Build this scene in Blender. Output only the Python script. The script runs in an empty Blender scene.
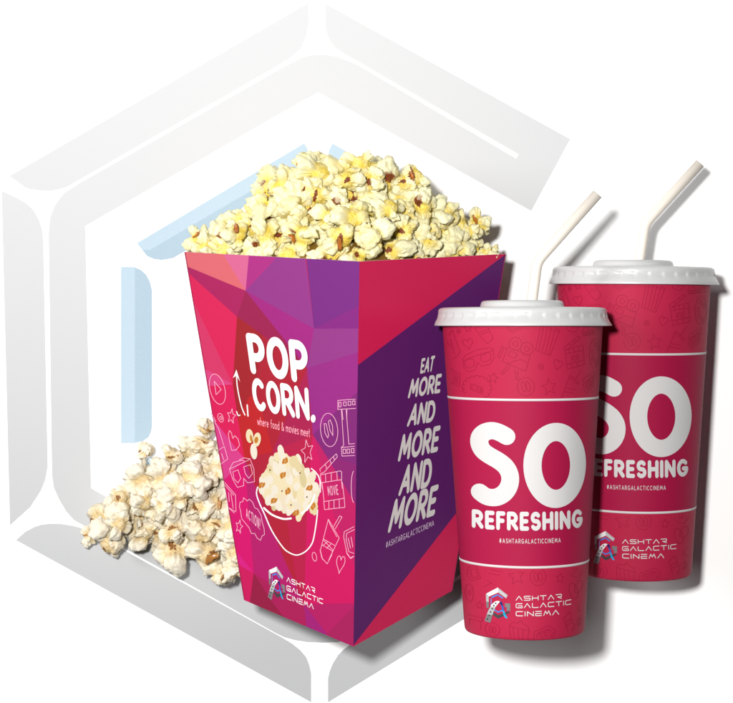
import bpy, bmesh, math, random
import numpy as np
from mathutils import Vector, Matrix, noise
from mathutils.geometry import delaunay_2d_cdt
random.seed(7)
PI = math.pi
SC = bpy.context.scene
COL = SC.collection
S = 0.0006           # metres per unit; the layout below is worked out in units
F = 1650.0           # camera to backdrop, in units
HX, HY, ZC = 366.5, 200.0, 520.0

def P(px, py, d):
    k = (F - d) / F
    return Vector(((px - HX) * k, -d, (HY - py) * k + ZC))
def ray_plane(px, py, o, n):
    c = Vector((0, -F, ZC)); r = P(px, py, 0) - c
    return c + r * ((o - c).dot(n) / r.dot(n))

# ------------------------------------------------------------------ materials
def lin(h):
    h = h.lstrip('#'); v = [int(h[i:i+2], 16) / 255 for i in (0, 2, 4)]
    return [x / 12.92 if x <= .04045 else ((x + .055) / 1.055) ** 2.4 for x in v]
def new_mat(name):
    m = bpy.data.materials.new(name); m.use_nodes = True
    return m, m.node_tree, m.node_tree.nodes['Principled BSDF']
_mc = {}
def mat(hexc, gain=1.0, rough=.45, spec=.3, coat=0.0, grain=.05, name='print'):
    key = (hexc, gain, rough, spec, coat, grain)
    if key in _mc: return _mc[key]
    m, nt, b = new_mat(name + '_' + hexc.lstrip('#'))
    c = [min(.92, x * gain) for x in lin(hexc)]
    tc = nt.nodes.new('ShaderNodeTexCoord')
    nz = nt.nodes.new('ShaderNodeTexNoise'); nz.inputs['Scale'].default_value = 900; nz.inputs['Detail'].default_value = 3
    nt.links.new(tc.outputs['Object'], nz.inputs['Vector'])
    mx = nt.nodes.new('ShaderNodeMix'); mx.data_type = 'RGBA'
    mx.inputs[6].default_value = [x * (1 - grain) for x in c] + [1]
    mx.inputs[7].default_value = [min(.95, x * (1 + grain)) for x in c] + [1]
    nt.links.new(nz.outputs['Fac'], mx.inputs[0]); nt.links.new(mx.outputs[2], b.inputs['Base Color'])
    b.inputs['Roughness'].default_value = rough
    b.inputs['Specular IOR Level'].default_value = spec
    if coat:
        b.inputs['Coat Weight'].default_value = coat; b.inputs['Coat Roughness'].default_value = .25
    bp = nt.nodes.new('ShaderNodeBump'); bp.inputs['Strength'].default_value = .06; bp.inputs['Distance'].default_value = .0002
    nt.links.new(nz.outputs['Fac'], bp.inputs['Height']); nt.links.new(bp.outputs['Normal'], b.inputs['Normal'])
    _mc[key] = m
    return m

# ------------------------------------------------------------------ objects
def tag(o, label=None, cat=None, group=None, kind=None):
    if label: o['label'] = label
    if cat: o['category'] = cat
    if group: o['group'] = group
    if kind: o['kind'] = kind
    return o
def empty(name, loc=(0, 0, 0)):
    o = bpy.data.objects.new(name, None); COL.objects.link(o)
    o.location = Vector(loc) * S; o.empty_display_size = .01
    return o
def mesh_obj(name, verts, faces, mats, idx=None, parent=None, smooth=False, off=(0, 0, 0)):
    """verts in units; off = parent's location in units"""
    me = bpy.data.meshes.new(name)
    off = Vector(off)
    me.from_pydata([tuple((Vector(v) - off) * S) for v in verts], [], faces)
    for m in (mats if isinstance(mats, (list, tuple)) else [mats]): me.materials.append(m)
    if idx: me.polygons.foreach_set('material_index', idx)
    if smooth: me.polygons.foreach_set('use_smooth', [True] * len(me.polygons))
    me.update()
    o = bpy.data.objects.new(name, me); COL.objects.link(o)
    if parent: o.parent = parent
    else: o.location = off * S
    return o

# ------------------------------------------------------------------ flat artwork
def ccw(p):
    a = sum(p[i][0] * p[(i+1) % len(p)][1] - p[(i+1) % len(p)][0] * p[i][1] for i in range(len(p)))
    return p if a > 0 else p[::-1]
def flat_art(polys, extra_edges=(), clip=False):
    """polys: (points, material index) painted in order -> verts, tris, indices (one layer, nothing overlaps)"""
    V, Fc, mi = [], [], []
    for pts, m in polys:
        pts = ccw([tuple(p) for p in pts]); n = len(V)
        V += [Vector(p) for p in pts]; Fc.append(list(range(n, n + len(pts)))); mi.append(m)
    E = []
    for a, b in extra_edges:
        n = len(V); V += [Vector(a), Vector(b)]; E.append((n, n + 1))
    r = delaunay_2d_cdt(V, E, Fc, 1, 1e-4, True)
    ov, of, orig = r[0], r[2], r[5]
    faces, idx = [], []
    for f, o in zip(of, orig):
        if not o or (clip and 0 not in o): continue
        m = mi[max(o)]
        if m < 0: continue
        faces.append(list(f)); idx.append(m)
    return [tuple(v) for v in ov], faces, idx

def capsule(a, b, w, n=5, cap0=True, cap1=True):
    ax, ay = a; bx, by = b; r = w / 2
    L = math.hypot(bx - ax, by - ay)
    if L < 1e-6: return [(ax + r * math.cos(2 * PI * i / (2 * n)), ay + r * math.sin(2 * PI * i / (2 * n))) for i in range(2 * n)]
    t = math.atan2(by - ay, bx - ax); p = []
    for i in range(n + 1):
        q = t - PI / 2 + PI * i / n; p.append((bx + r * math.cos(q), by + r * math.sin(q)))
    for i in range(n + 1):
        q = t + PI / 2 + PI * i / n; p.append((ax + r * math.cos(q), ay + r * math.sin(q)))
    return p
def stroke(line, w, n=5):
    return [capsule(line[i], line[i + 1], w, n) for i in range(len(line) - 1)]
def arc(cx, cy, rx, ry, a0, a1, n=14):
    return [(cx + rx * math.cos(math.radians(a0 + (a1 - a0) * i / n)), cy + ry * math.sin(math.radians(a0 + (a1 - a0) * i / n))) for i in range(n + 1)]
def ell(cx, cy, rx, ry, rot=0, n=18):
    c, s = math.cos(math.radians(rot)), math.sin(math.radians(rot))
    return [(cx + x * c - y * s, cy + x * s + y * c) for x, y in [(rx * math.cos(2 * PI * i / n), ry * math.sin(2 * PI * i / n)) for i in range(n + 1)]]
def star(cx, cy, rx, ry, rot=0):
    p = []
    for i in range(11):
        a = math.radians(90 + 36 * i + rot); q = 1 if i % 2 == 0 else .45
        p.append((cx + rx * q * math.cos(a), cy - ry * q * math.sin(a)))
    return p
def heart(cx, cy, rx, ry, rot=0):
    p = []
    for i in range(21):
        t = 2 * PI * i / 20
        x = math.sin(t) ** 3; y = -(13 * math.cos(t) - 5 * math.cos(2 * t) - 2 * math.cos(3 * t) - math.cos(4 * t)) / 15
        c, s = math.cos(math.radians(rot)), math.sin(math.radians(rot))
        p.append((cx + rx * x * c - ry * y * s, cy + rx * x * s + ry * y * c))
    return p
def cr(ox, oy, s):      # turns traced coordinates of an enlarged crop into picture units
    return lambda *pts: [(ox + x / s, oy + y / s) for x, y in pts]
def smooth_line(p, k=4):
    out = []
    for i in range(len(p) - 1):
        p0 = p[max(i - 1, 0)]; p1 = p[i]; p2 = p[i + 1]; p3 = p[min(i + 2, len(p) - 1)]
        for j in range(k):
            t = j / k
            out.append(tuple(.5 * (2 * p1[c] + (p2[c] - p0[c]) * t + (2 * p0[c] - 5 * p1[c] + 4 * p2[c] - p3[c]) * t * t + (3 * p1[c] - p0[c] - 3 * p2[c] + p3[c]) * t ** 3) for c in (0, 1)))
    return out + [tuple(p[-1])]

# stroke alphabet: (width, strokes) in a unit box
G = {
 'A': (.8, [[(0, 0), (.5, 1), (1, 0)], [(.2, .32), (.8, .32)]]),
 'C': (.72, [arc(.56, .5, .56, .5, 48, 312)]),
 'D': (.74, [[(0, 0), (0, 1), (.4, 1)] + arc(.4, .5, .6, .5, 90, -90) + [(0, 0)]]),
 'E': (.58, [[(1, 1), (0, 1), (0, 0), (1, 0)], [(0, .5), (.88, .5)]]),
 'F': (.56, [[(1, 1), (0, 1), (0, 0)], [(0, .5), (.85, .5)]]),
 'G': (.8, [arc(.52, .5, .52, .5, 45, 340) + [(1, .45), (.6, .45)]]),
 'H': (.72, [[(0, 0), (0, 1)], [(1, 0), (1, 1)], [(0, .5), (1, .5)]]),
 'I': (.12, [[(.5, 0), (.5, 1)]]),
 'K': (.68, [[(0, 0), (0, 1)], [(1, 1), (.1, .45), (1, 0)]]),
 'L': (.54, [[(0, 1), (0, 0), (1, 0)]]),
 'M': (.92, [[(0, 0), (.12, 1), (.5, .25), (.88, 1), (1, 0)]]),
 'N': (.72, [[(0, 0), (0, 1), (1, 0), (1, 1)]]),
 'O': (.84, [arc(.5, .5, .5, .5, 0, 360, 26)]),
 'P': (.66, [[(0, 0), (0, 1), (.45, 1)] + arc(.45, .7, .55, .3, 90, -90) + [(0, .4)]]),
 'R': (.66, [[(0, 0), (0, 1), (.45, 1)] + arc(.45, .72, .5, .28, 90, -90) + [(0, .44)], [(.42, .44), (1, 0)]]),
 'S': (.62, [arc(.5, .74, .47, .26, 35, 270, 16)[:-3] + smooth_line([arc(.5, .74, .47, .26, 35, 270, 16)[-3], (.5, .5), arc(.5, .26, .5, .26, 60, -145, 16)[0]], 4) + arc(.5, .26, .5, .26, 60, -145, 16)[1:]]),
 'T': (.62, [[(0, 1), (1, 1)], [(.5, 0), (.5, 1)]]),
 'U': (.7, [[(0, 1), (0, .35)] + arc(.5, .35, .5, .35, 180, 360) + [(1, 1)]]),
 'V': (.75, [[(0, 1), (.5, 0), (1, 1)]]),
 '!': (.1, [[(.5, 1), (.5, .35)], [(.5, .02), (.5, 0)]]),
 '#': (.7, [[(.25, 0), (.4, 1)], [(.6, 0), (.75, 1)], [(0, .33), (.95, .33)], [(.05, .67), (1, .67)]]),
 '&': (.7, [[(1, 0), (.25, .7), (.3, .95), (.5, 1), (.65, .8), (.1, .35), (.15, .08), (.4, 0), (.7, .1), (1, .4)]]),
 '.': (.1, [[(.5, 0), (.5, .02)]]),
 ' ': (.3, []),
 'w': (.7, [[(0, .6), (.25, 0), (.5, .55), (.75, 0), (1, .6)]]),
 'h': (.5, [[(0, 1), (0, 0)], [(0, .4)] + arc(.5, .35, .5, .25, 180, 0, 8) + [(1, 0)]]),
 'e': (.52, [[(0, .32), (1, .32)] + arc(.5, .3, .5, .3, 5, 310, 12)]),
 'r': (.35, [[(0, .6), (0, 0)], [(0, .4), (.4, .6), (1, .6)]]),
 'f': (.38, [[(1, 1), (.6, 1), (.45, .85), (.45, 0)], [(0, .6), (.9, .6)]]),
 'o': (.54, [arc(.5, .3, .5, .3, 0, 360, 14)]),
 'd': (.54, [arc(.5, .3, .5, .3, 0, 360, 14), [(1, 1), (1, 0)]]),
 'm': (.75, [[(0, .6), (0, 0)], [(0, .4), (.25, .6), (.5, .45), (.5, 0)], [(.5, .45), (.75, .6), (1, .45), (1, 0)]]),
 'v': (.5, [[(0, .6), (.5, 0), (1, .6)]]),
 'i': (.08, [[(.5, .6), (.5, 0)], [(.5, .85), (.5, .87)]]),
 's': (.42, [[(1, .52), (.6, .6), (.1, .5), (.3, .33), (.9, .24), (.9, .05), (.5, 0), (0, .06)]]),
 't': (.36, [[(.5, .9), (.5, .1), (.9, 0)], [(0, .6), (1, .6)]]),
}
TG = {  # wide technical capitals
 'A': (1.5, [[(0, 0), (.5, 1), (1, 0)]]),
 'S': (1.5, [[(1, 1), (.12, 1), (0, .9), (0, .6), (.12, .52), (.9, .52), (1, .42), (1, .1), (.9, 0), (0, 0)]]),
 'H': (1.5, [[(0, 0), (0, 1)], [(1, 0), (1, 1)], [(0, .5), (1, .5)]]),
 'T': (1.5, [[(0, 1), (1, 1)], [(.5, 0), (.5, 1)]]),
 'R': (1.5, [[(0, 1), (.9, 1), (1, .9), (1, .5), (.9, .42), (.3, .42), (1, 0)]]),
 'G': (1.5, [[(1, 1), (.15, 1), (0, .85), (0, .15), (.15, 0), (1, 0), (1, .45), (.35, .45)]]),
 'L': (1.5, [[(0, 1), (0, .12), (.12, 0), (1, 0)]]),
 'C': (1.5, [[(1, 1), (.15, 1), (0, .85), (0, .15), (.15, 0), (1, 0)]]),
 'I': (.2, [[(.5, 0), (.5, 1)]]),
 'N': (1.4, [[(0, 0), (0, 1), (1, 0), (1, 1)]]),
 'E': (1.4, [[(1, 1), (0, 1)], [(0, .5), (1, .5)], [(0, .5), (0, 0), (1, 0)]]),
 'M': (1.6, [[(0, 0), (.25, 1), (.5, .3), (.75, 1), (1, 0)]]),
 ' ': (.5, []),
}
def text_polys(txt, quad, t, font=G, gap=.16, widths=None, n=5):
    """quad: TL, TR, BR, BL (picture units)"""
    segs, x = [], 0
    for i, ch in enumerate(txt):
        w, st = font[ch]
        if widths: w = widths[i]
        w = max(w, t)
        for s in st:
            line = [(x + t / 2 + p[0] * (w - t), t / 2 + p[1] * (1 - t)) for p in s]
            segs += stroke(line, t, n)
        x += w + gap
    W = x - gap
    TL, TR, BR, BL = [Vector(q) for q in quad]
    out = []
    for poly in segs:
        out.append([tuple((BL.lerp(BR, px / W)).lerp(TL.lerp(TR, px / W), py)) for px, py in poly])
    return out
def rect(x0, y0, x1, y1): return [(x0, y0), (x1, y0), (x1, y1), (x0, y1)]

# ------------------------------------------------------------------ backdrop
m, nt, b = new_mat('white_board')
b.inputs['Base Color'].default_value = (.94, .94, .94, 1); b.inputs['Roughness'].default_value = .9; b.inputs['Specular IOR Level'].default_value = .1
R = 4000
o = mesh_obj('backdrop', [(-R, 0, -R + ZC), (R, 0, -R + ZC), (R, 0, R + ZC), (-R, 0, R + ZC)], [(0, 1, 2, 3)], m)
tag(o, kind='structure')

# ------------------------------------------------------------------ big emblem on the backdrop
def emblem_mat(name, top, bot, gain):
    m, nt, b = new_mat(name)
    tc = nt.nodes.new('ShaderNodeTexCoord'); sx = nt.nodes.new('ShaderNodeSeparateXYZ')
    nt.links.new(tc.outputs['Object'], sx.inputs[0])
    a = nt.nodes.new('ShaderNodeMath'); a.operation = 'MULTIPLY'; a.inputs[1].default_value = -.42
    nt.links.new(sx.outputs['X'], a.inputs[0])
    s = nt.nodes.new('ShaderNodeMath'); s.operation = 'ADD'
    nt.links.new(sx.outputs['Z'], s.inputs[0]); nt.links.new(a.outputs[0], s.inputs[1])
    mr = nt.nodes.new('ShaderNodeMapRange')
    mr.inputs['From Min'].default_value = (ZC + HY - 620) * S; mr.inputs['From Max'].default_value = (ZC + HY + 20) * S
    nt.links.new(s.outputs[0], mr.inputs['Value'])
    r = nt.nodes.new('ShaderNodeValToRGB')
    stops = [(0, bot), (.45, None), (1, top)]
    r.color_ramp.elements[0].color = [x * gain for x in lin(bot)] + [1]
    r.color_ramp.elements[1].color = [x * gain for x in lin(top)] + [1]
    nt.links.new(mr.outputs[0], r.inputs[0]); nt.links.new(r.outputs[0], b.inputs['Base Color'])
    b.inputs['Roughness'].default_value = .8; b.inputs['Specular IOR Level'].default_value = .1
    return m
EG = .655
m_grey = emblem_mat('emblem_grey', '#f7f8fb', '#d0d2d4', EG)
m_b1 = mat('#d2e9f9', EG, .8, .1, name='emblem_pale_blue'); m_b2 = mat('#c2dbec', EG, .8, .1, name='emblem_blue')
emb = empty('emblem', (0, 0, 0))
tag(emb, 'large pale grey and blue hexagonal emblem printed on the white backdrop', 'emblem')
def bar(polys, mats):
    v, f, i = flat_art([(p, k) for p, k in polys])
    # thin plate, 0.4 units proud of the board
    V = [P(x, y, 0) + Vector((0, -.5, 0)) for x, y in v]
    f = [list(reversed(q)) for q in f]
    n = len(V)
    cnt = {}
    for q in f:
        for a in range(3):
            e = (q[a], q[(a+1) % 3]); cnt[e] = 1
    side = [e for e in cnt if (e[1], e[0]) not in cnt]
    V += [p + Vector((0, .45, 0)) for p in V]
    F2 = f + [[a, a + n, b + n, b] for a, b in side]
    mesh_obj('bar', V, F2, mats, i + [i[0]] * len(side), emb)
bar([([(9.4, 176), (308, 3), (308.5, 22), (306, 36), (300, 49), (290, 57.6), (280, 64), (75, 182), (66, 187), (56, 190), (47, 191), (35, 190), (26, 188)], 0)], m_grey)
ring = [(325, 3.5), (570, 139), (531, 211), (318, 92.5), (300, 102), (85, 226), (91, 488), (108, 498), (320, 617), (520, 500), (552, 520), (360, 634), (346, 640), (335, 642), (322, 642.5), (308, 642), (295, 640), (284, 637), (275, 632.6), (135, 554), (74, 520), (66, 511), (59, 499), (54, 488), (52, 475), (48.6, 234), (50, 218), (55, 205), (64, 193), (79, 183.5), (280, 69), (300, 58.5), (309, 55.5), (318, 54.5), (328, 55), (337, 57), (348, 60.5), (358.6, 65.5), (516, 158.5), (518.5, 154.5), (341, 52), (335, 47.5), (330, 41.5), (327, 34), (325, 26)]
bar([(ring, 0)], m_grey)
bar([([(1.6, 191), (15, 197), (27, 204), (34, 211), (39, 220.5), (42, 230), (43, 239.5), (47.6, 466), (45, 480), (40.5, 491), (30, 507), (10, 525)], 0)], m_grey)
bar([([(16, 540), (25, 532), (34, 527), (42, 524.5), (51.6, 523.6), (62, 524), (74, 526), (84, 529), (93, 533), (282, 637.5), (292, 643.5), (300, 650), (306, 657), (309, 664.5), (311, 673), (311, 702)], 0)], m_grey)
bar([([(328, 702), (328, 678), (330, 670), (333, 663), (338, 655), (344, 649), (352, 643), (560, 520), (575, 551)], 0)], m_grey)
bar([([(137, 243), (304, 143.4), (307, 148), (308.6, 154), (307, 159), (183.5, 252), (173, 258), (162, 260), (154, 259), (147, 256)], 1), ([(137, 243), (304, 143.4), (307, 148), (307, 158), (150, 250), (143, 250)], 0)], [m_b1, m_b2])
bar([([(121, 267), (134, 267), (141, 270), (146, 274.6), (150, 282), (152, 291), (152, 426), (151, 432), (148.6, 437), (143, 441), (134, 443), (121, 443)], 1), ([(121, 267), (135, 267), (135, 443), (121, 443)], 0)], [m_b1, m_b2])
bar([([(332.5, 143.4), (400, 182), (392, 198), (340, 172), (332, 166), (328, 157), (329, 150)], 0)], [m_b1, m_b2])
bar([([(137, 467), (150, 457), (160, 459), (170, 464), (320, 552), (312, 566)], 0)], [m_b1, m_b2])

# ------------------------------------------------------------------ popcorn box
BG = .52     # paint gain of the printed card
TLp, TFp, TRp = P(184.3, 252, 135), P(359.5, 261.5, 222), P(506, 254, 97)
BFp = P(353.4, 646.6, 188)
nL = (TFp - TLp).cross(BFp - TLp).normalized()
if nL.y > 0: nL = -nL
nR = (TFp - TRp).cross(BFp - TRp).normalized()
if nR.y > 0: nR = -nR
BLp = ray_plane(243.9, 600, BFp, nL); BRp = ray_plane(452.5, 590.5, BFp, nR)
TBp = TLp + TRp - TFp; BBp = BLp + BRp - BFp
TBp.z = (TLp.z + TRp.z) / 2; BBp.z = (BLp.z + BRp.z) / 2 + 6
boxloc = (BLp + BRp + BFp + BBp) / 4
box = empty('popcorn_box', boxloc)
tag(box, 'tall pink and purple cardboard popcorn box heaped with yellow popcorn', 'popcorn box')

def panel_art(name, polys, mats, n, depth, parent, clip=False, card=None, loc=boxloc):
    v, f, i = flat_art(polys, clip=clip)
    V = [ray_plane(x, y, BFp + n * depth, n) for x, y in v]
    f2, V0 = [], V
    for q in f:
        a, b_, c = [V[k] for k in q]
        f2.append(q if (b_ - a).cross(c - a).dot(n) > 0 else q[::-1])
    if card is not None:
        k = len(V); cnt = {(q[a], q[(a+1) % 3]) for q in f2 for a in range(3)}
        side = [e for e in cnt if (e[1], e[0]) not in cnt]
        V = V + [p - n * 1.1 for p in V]
        nf = len(f2)
        f2 = f2 + [[a, a + k, b_ + k, b_] for a, b_ in side] + [[q[0] + k, q[2] + k, q[1] + k] for q in f2[:nf]]
        i = i + [card] * (len(f2) - nf)
    o = mesh_obj(name, V, f2, mats, i, parent, off=loc)
    return o

Wd, V_, Gp, Z_ = (232.8, 384.4), (244.5, 459), (313, 434.6), (272.7, 451.5)
p_, T_, Q_, K_ = (245.6, 290.7), (314, 328.7), (237, 316.7), (307, 368)
X_ = (253.6, 573)
mosaic = [
 ([(184.3, 252), (359.5, 261.5), (353.4, 646.6), (243.9, 600)], '#c41e50'),
 ([(180, 250), (221, 250), p_, (186, 266), (182, 264)], '#f2727c'),
 ([(220.7, 250), (249.3, 250), p_], '#ee70a2'),
 ([(249.3, 250), (283, 250), (277, 257), p_], '#c03090'),
 ([(277, 257), (283, 248), (305.6, 250), (305.6, 259), T_, p_], '#a23a96'),
 ([(305.4, 250), (365, 250), (360, 306), T_], '#852a8e'),
 ([T_, (362, 304), (362, 328.5)], '#92268c'),
 ([T_, (362, 328.5), (362, 351), K_], '#a23c94'),
 ([p_, T_, K_], '#b2268c'),
 ([p_, K_, Q_], '#aa1e56'),
 ([(182, 264), (186, 266), p_, Q_, (187, 272), (182, 268)], '#bc1e66'),
 ([(180, 266), (187, 272), Q_, Wd, (191, 296), (182, 290)], '#ee2260'),
 ([(180, 276), (191, 296), Wd, (204, 368.4), (190, 362)], '#e83a70'),
 ([(190, 362), (204, 368.4), Wd, (190, 387.5)], '#ee4a8e'),
 ([(190, 387.4), Wd, V_, (212, 417), (200, 404)], '#ee1c60'),
 ([(200, 402), (212, 417), V_, (223.2, 481), (205, 494)], '#ec4496'),
 ([(205, 493), (223.2, 481), V_, X_, (230, 543)], '#ea1278'),
 ([(230, 543), X_, (225, 560)], '#ee2290'),
 ([(228, 559), X_, (250, 606), (235, 606)], '#e01c66'),
 ([X_, (250, 601.5), (249, 610), (290, 624), (283, 616), (273, 603)], '#a41e4a'),
 ([X_, (273, 603), (283, 616), (290, 626), (306, 628), (304, 604)], '#bc2060'),
 ([(304, 604), (306, 625), (300, 634), (330, 646), (327, 634)], '#b22282'),
 ([(304, 604), (327, 634), (362, 603)], '#c6206c'),
 ([(327, 634), (362, 598), (362, 660), (325, 650)], '#b82264'),
 ([V_, (272, 530), (299, 592), (304, 604), X_], '#c61e74'),
 ([Q_, K_, Gp, Z_, V_, Wd], '#be2238'),
 ([Q_, (262, 334.6), (262, 345), (252, 400), (238, 419), Wd], '#b2222c'),
 ([(238, 419), (250, 395), (261, 408), Z_, V_], '#d0242a'),
 ([K_, Gp, Z_], '#ba2056'),
 ([V_, Z_, (287, 521), (293, 560), (299, 592), (284, 559)], '#c2223e'),
 ([Z_, Gp, (310, 461), (306.7, 520), (305.6, 560), (304, 604), (299, 592), (293, 560), (287, 521)], '#ca2050'),
 ([Gp, (333, 513), (362, 585), (362, 603), (304, 604), (305.6, 560), (306.7, 520), (310, 461)], '#e2186a'),
 ([Gp, (362, 514), (362, 585), (333, 513)], '#d01e6c'),
 ([Gp, (337.5, 410), (362, 388), (362, 514)], '#8c2880'),
 ([(326, 455), (362, 466), (362, 514)], '#98247a'),
 ([K_, (362, 351), (362, 388), (337.5, 410), Gp], '#a62c90'),
]
mats, seq = [], []
for pts, h in mosaic:
    mm = mat(h, BG, .42, .22)
    if mm not in mats: mats.append(mm)
    seq.append((pts, mats.index(mm)))
m_card = mat('#e9e6e2', .85, .7, .2, name='card'); mats.append(m_card)
pl = panel_art('front_panel', seq, mats, nL, 0, box, True, len(mats) - 1)
pl['label'] = 'panel with triangular facets in pink, red and purple'
rs = [
 ([(359.5, 261.5), (506, 254), (452.5, 590.5), (353.4, 646.6)], '#591e64'),
 ([(359.5, 250), (506, 250), (506, 254), (350, 371), (350, 250)], '#cc2052'),
 ([(470, 495), (453.6, 516.5), (353, 646), (353, 660), (470, 660)], '#cc1f54'),
]
mats, seq = [], []
for pts, h in rs:
    mm = mat(h, .80, .42, .2)
    if mm not in mats: mats.append(mm)
    seq.append((pts, mats.index(mm)))
mats.append(m_card)
pr = panel_art('side_panel', seq, mats, nR, 0, box, True, len(mats) - 1)
pr['label'] = 'panel of dark purple and crimson with slogan'
# rear panels and bottom
def slab(name, pts, m_, inward):
    V = list(pts) + [p + inward * 1.1 for p in pts]
    mesh_obj(name, V, [(0, 1, 2, 3), (7, 6, 5, 4), (0, 4, 5, 1), (1, 5, 6, 2), (2, 6, 7, 3), (3, 7, 4, 0)], m_, None, box, off=boxloc)
cen = (TLp + TRp + BFp + BBp) / 4
for a, b_, c, d in ((TLp, TBp, BBp, BLp), (TBp, TRp, BRp, BBp)):
    n = (b_ - a).cross(d - a).normalized()
    if n.dot(cen - a) < 0: n = -n
    slab('back_panel', (a, b_, c, d), mat('#b81e58', BG, .4, .35), n)
up = Vector((0, 0, 1))
slab('base', (BLp + up, BFp + up, BRp + up, BBp + up), mat('#8a1a50', BG, .5), up)

m_white = mat('#fbf8f8', .68, .45, .3, grain=.01, name='white_ink')
# --- lettering on the faceted panel
letters = []
letters += text_polys('POP', [(245.3, 332.5), (306.5, 341.5), (309.5, 385), (251, 373.5)], .21, widths=[.62, .78, .66], gap=.06, n=7)
letters += text_polys('CORN', [(250.3, 376.8), (308.2, 388), (310, 421), (254.5, 410)], .2, widths=[.66, .72, .66, .72], gap=.05, n=7)
letters += [ell(313.2, 418.6, 2.4, 4, 0, 12)]
panel_art('lettering', [(p, 0) for p in letters], [m_white], nL, .8, pl)
tl = text_polys('where food & movies meet', [(257, 416.5), (309.8, 428), (310, 437.5), (257.4, 425)], .1, gap=.12, n=3)
panel_art('tagline', [(p, 0) for p in tl], [mat('#ec9cae', .9, .45, name='pink_ink')], nL, .3, pl)
L = []
c3, c5, c6, c7, c8, c9, c4 = cr(195, 330, 7.81), cr(205, 410, 8.79), cr(280, 410, 8.79), cr(215, 480, 8.79), cr(280, 480, 8.79), cr(235, 550, 5.64), cr(270, 330, 7.81)
L += [c3(*ell(175, 462, 58, 122, -14)), c3((150, 400), (205, 465), (165, 505), (158, 455), (150, 400))]
L += [c5(*ell(137, 68, 22, 40, -20)), c5(*ell(140, 70, 9, 16, -20, 10)), c5(*star(232, 55, 38, 68, -10))]
L += [c5((215, 180), (205, 215), (215, 270), (235, 355), (275, 350), (305, 310), (290, 255), (262, 225), (245, 250), (232, 200), (215, 180))]
L += [c5((50, 20), (70, 80), (120, 165), (165, 310)), c5((50, 15), (95, 100)), c5((115, 355), (170, 320), (200, 430), (135, 478)), c5((145, 380), (165, 440))]
L += [c5((215, 520), (250, 460), (330, 440), (350, 455), (215, 520)), c5((300, 440), (340, 420), (400, 430), (350, 455)), c5((215, 520), (245, 610), (285, 680), (340, 665), (340, 600), (375, 640), (435, 630), (430, 520), (400, 440)), c5((245, 545), (290, 525), (315, 600), (290, 640), (255, 605), (245, 545)), c5((340, 500), (400, 480), (418, 560), (385, 600), (355, 560), (340, 500))]
L += [c7((75, 10), (180, 130), (185, 270)), c7((75, 30), (165, 135)), c7((90, 70), (115, 240), (170, 290)), c7((120, 110), (125, 190)), c7((140, 120), (160, 250)), c7((115, 240), (185, 280))]
L += [c7((215, 235), (220, 195), (245, 190), (250, 155), (285, 185), (300, 168), (330, 195), (350, 245), (375, 255), (405, 310), (415, 370), (432, 430), (435, 480), (415, 490), (400, 530), (370, 510), (350, 470), (320, 470), (300, 420), (260, 370), (235, 340), (225, 270), (215, 235))]
L += [c7(*star(212, 410, 32, 62, -15))]
L += [c6(*ell(432, 175, 76, 148, -5)), c6((388, 120), (395, 200), (420, 245), (428, 220), (405, 120), (388, 120)), c6((425, 100), (440, 180), (465, 225), (462, 140), (440, 85), (425, 100))]
L += [c4((530, 550), (668, 540)), c4((530, 620), (668, 612)), c4((530, 550), (530, 620)), c4(*rect(538, 565, 555, 600), (538, 565)), c4(*rect(575, 562, 595, 592), (575, 562)), c4(*rect(610, 558, 632, 588), (610, 558)), c4(*rect(645, 554, 664, 584), (645, 554))]
L += [c4((562, 620), (570, 700)), c4((600, 618), (600, 700)), c6((540, 0), (560, 310), (540, 330)), c6((582, 0), (605, 300), (655, 295)), c6((540, 325), (545, 405), (655, 400)), c6((545, 330), (655, 318)), c6(*rect(555, 345, 578, 382), (555, 345)), c6(*rect(590, 343, 612, 380), (590, 343)), c6(*rect(628, 338, 650, 376), (628, 338))]
L += [c6(*star(240, 365, 55, 105, 12))]
L += [c6((355, 540), (350, 520), (495, 385), (505, 410), (390, 545), (355, 560)), c6((400, 480), (410, 515)), c6((440, 440), (450, 475)), c6((470, 410), (480, 440)), c6((355, 570), (530, 535), (542, 545), (542, 612), (360, 640), (355, 570)), c6((400, 562), (402, 632)), c6((450, 555), (452, 622)), c6((500, 545), (503, 616))]
L += [c6((540, 612), (548, 690)), c6((360, 640), (375, 700)), c8((370, 20), (388, 190)), c8((548, 20), (565, 160)), c8((385, 190), (565, 160), (570, 240), (392, 260), (385, 190)), c8((430, 185), (430, 255)), c8((475, 178), (475, 248)), c8((520, 170), (522, 245))]
L += [c8(*ell(650, 60, 24, 140, 0)[5:14])]
L += [c8((425, 345), (520, 510), (430, 700)), c8((425, 345), (355, 620), (375, 700)), c8((425, 345), (440, 390), (500, 500)), c8((470, 410), (525, 315), (545, 325), (485, 430)), c8((385, 520), (480, 575)), c8((370, 570), (455, 620)), c8((385, 530), (460, 610)), c8((420, 540), (380, 575)), c8((450, 560), (410, 600))]
L += [c8((650, 410), (565, 455), (560, 500), (590, 650), (620, 690), (650, 670)), c8((655, 435), (585, 470), (582, 520), (605, 630), (650, 645)), c8((600, 510), (620, 600)), c8((625, 500), (640, 590))]
L += [c9(*heart(595, 75, 24, 52, 8)), c9(*ell(448, 38, 12, 26, -12, 12)), c9((480, 0), (490, 45), (520, 78), (545, 30), (550, 0)), c9((628, 10), (650, 45), (668, 35))]
dd = []
for l in L:
    for q in stroke(l, .55, 2): dd.append((q, 0))
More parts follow.
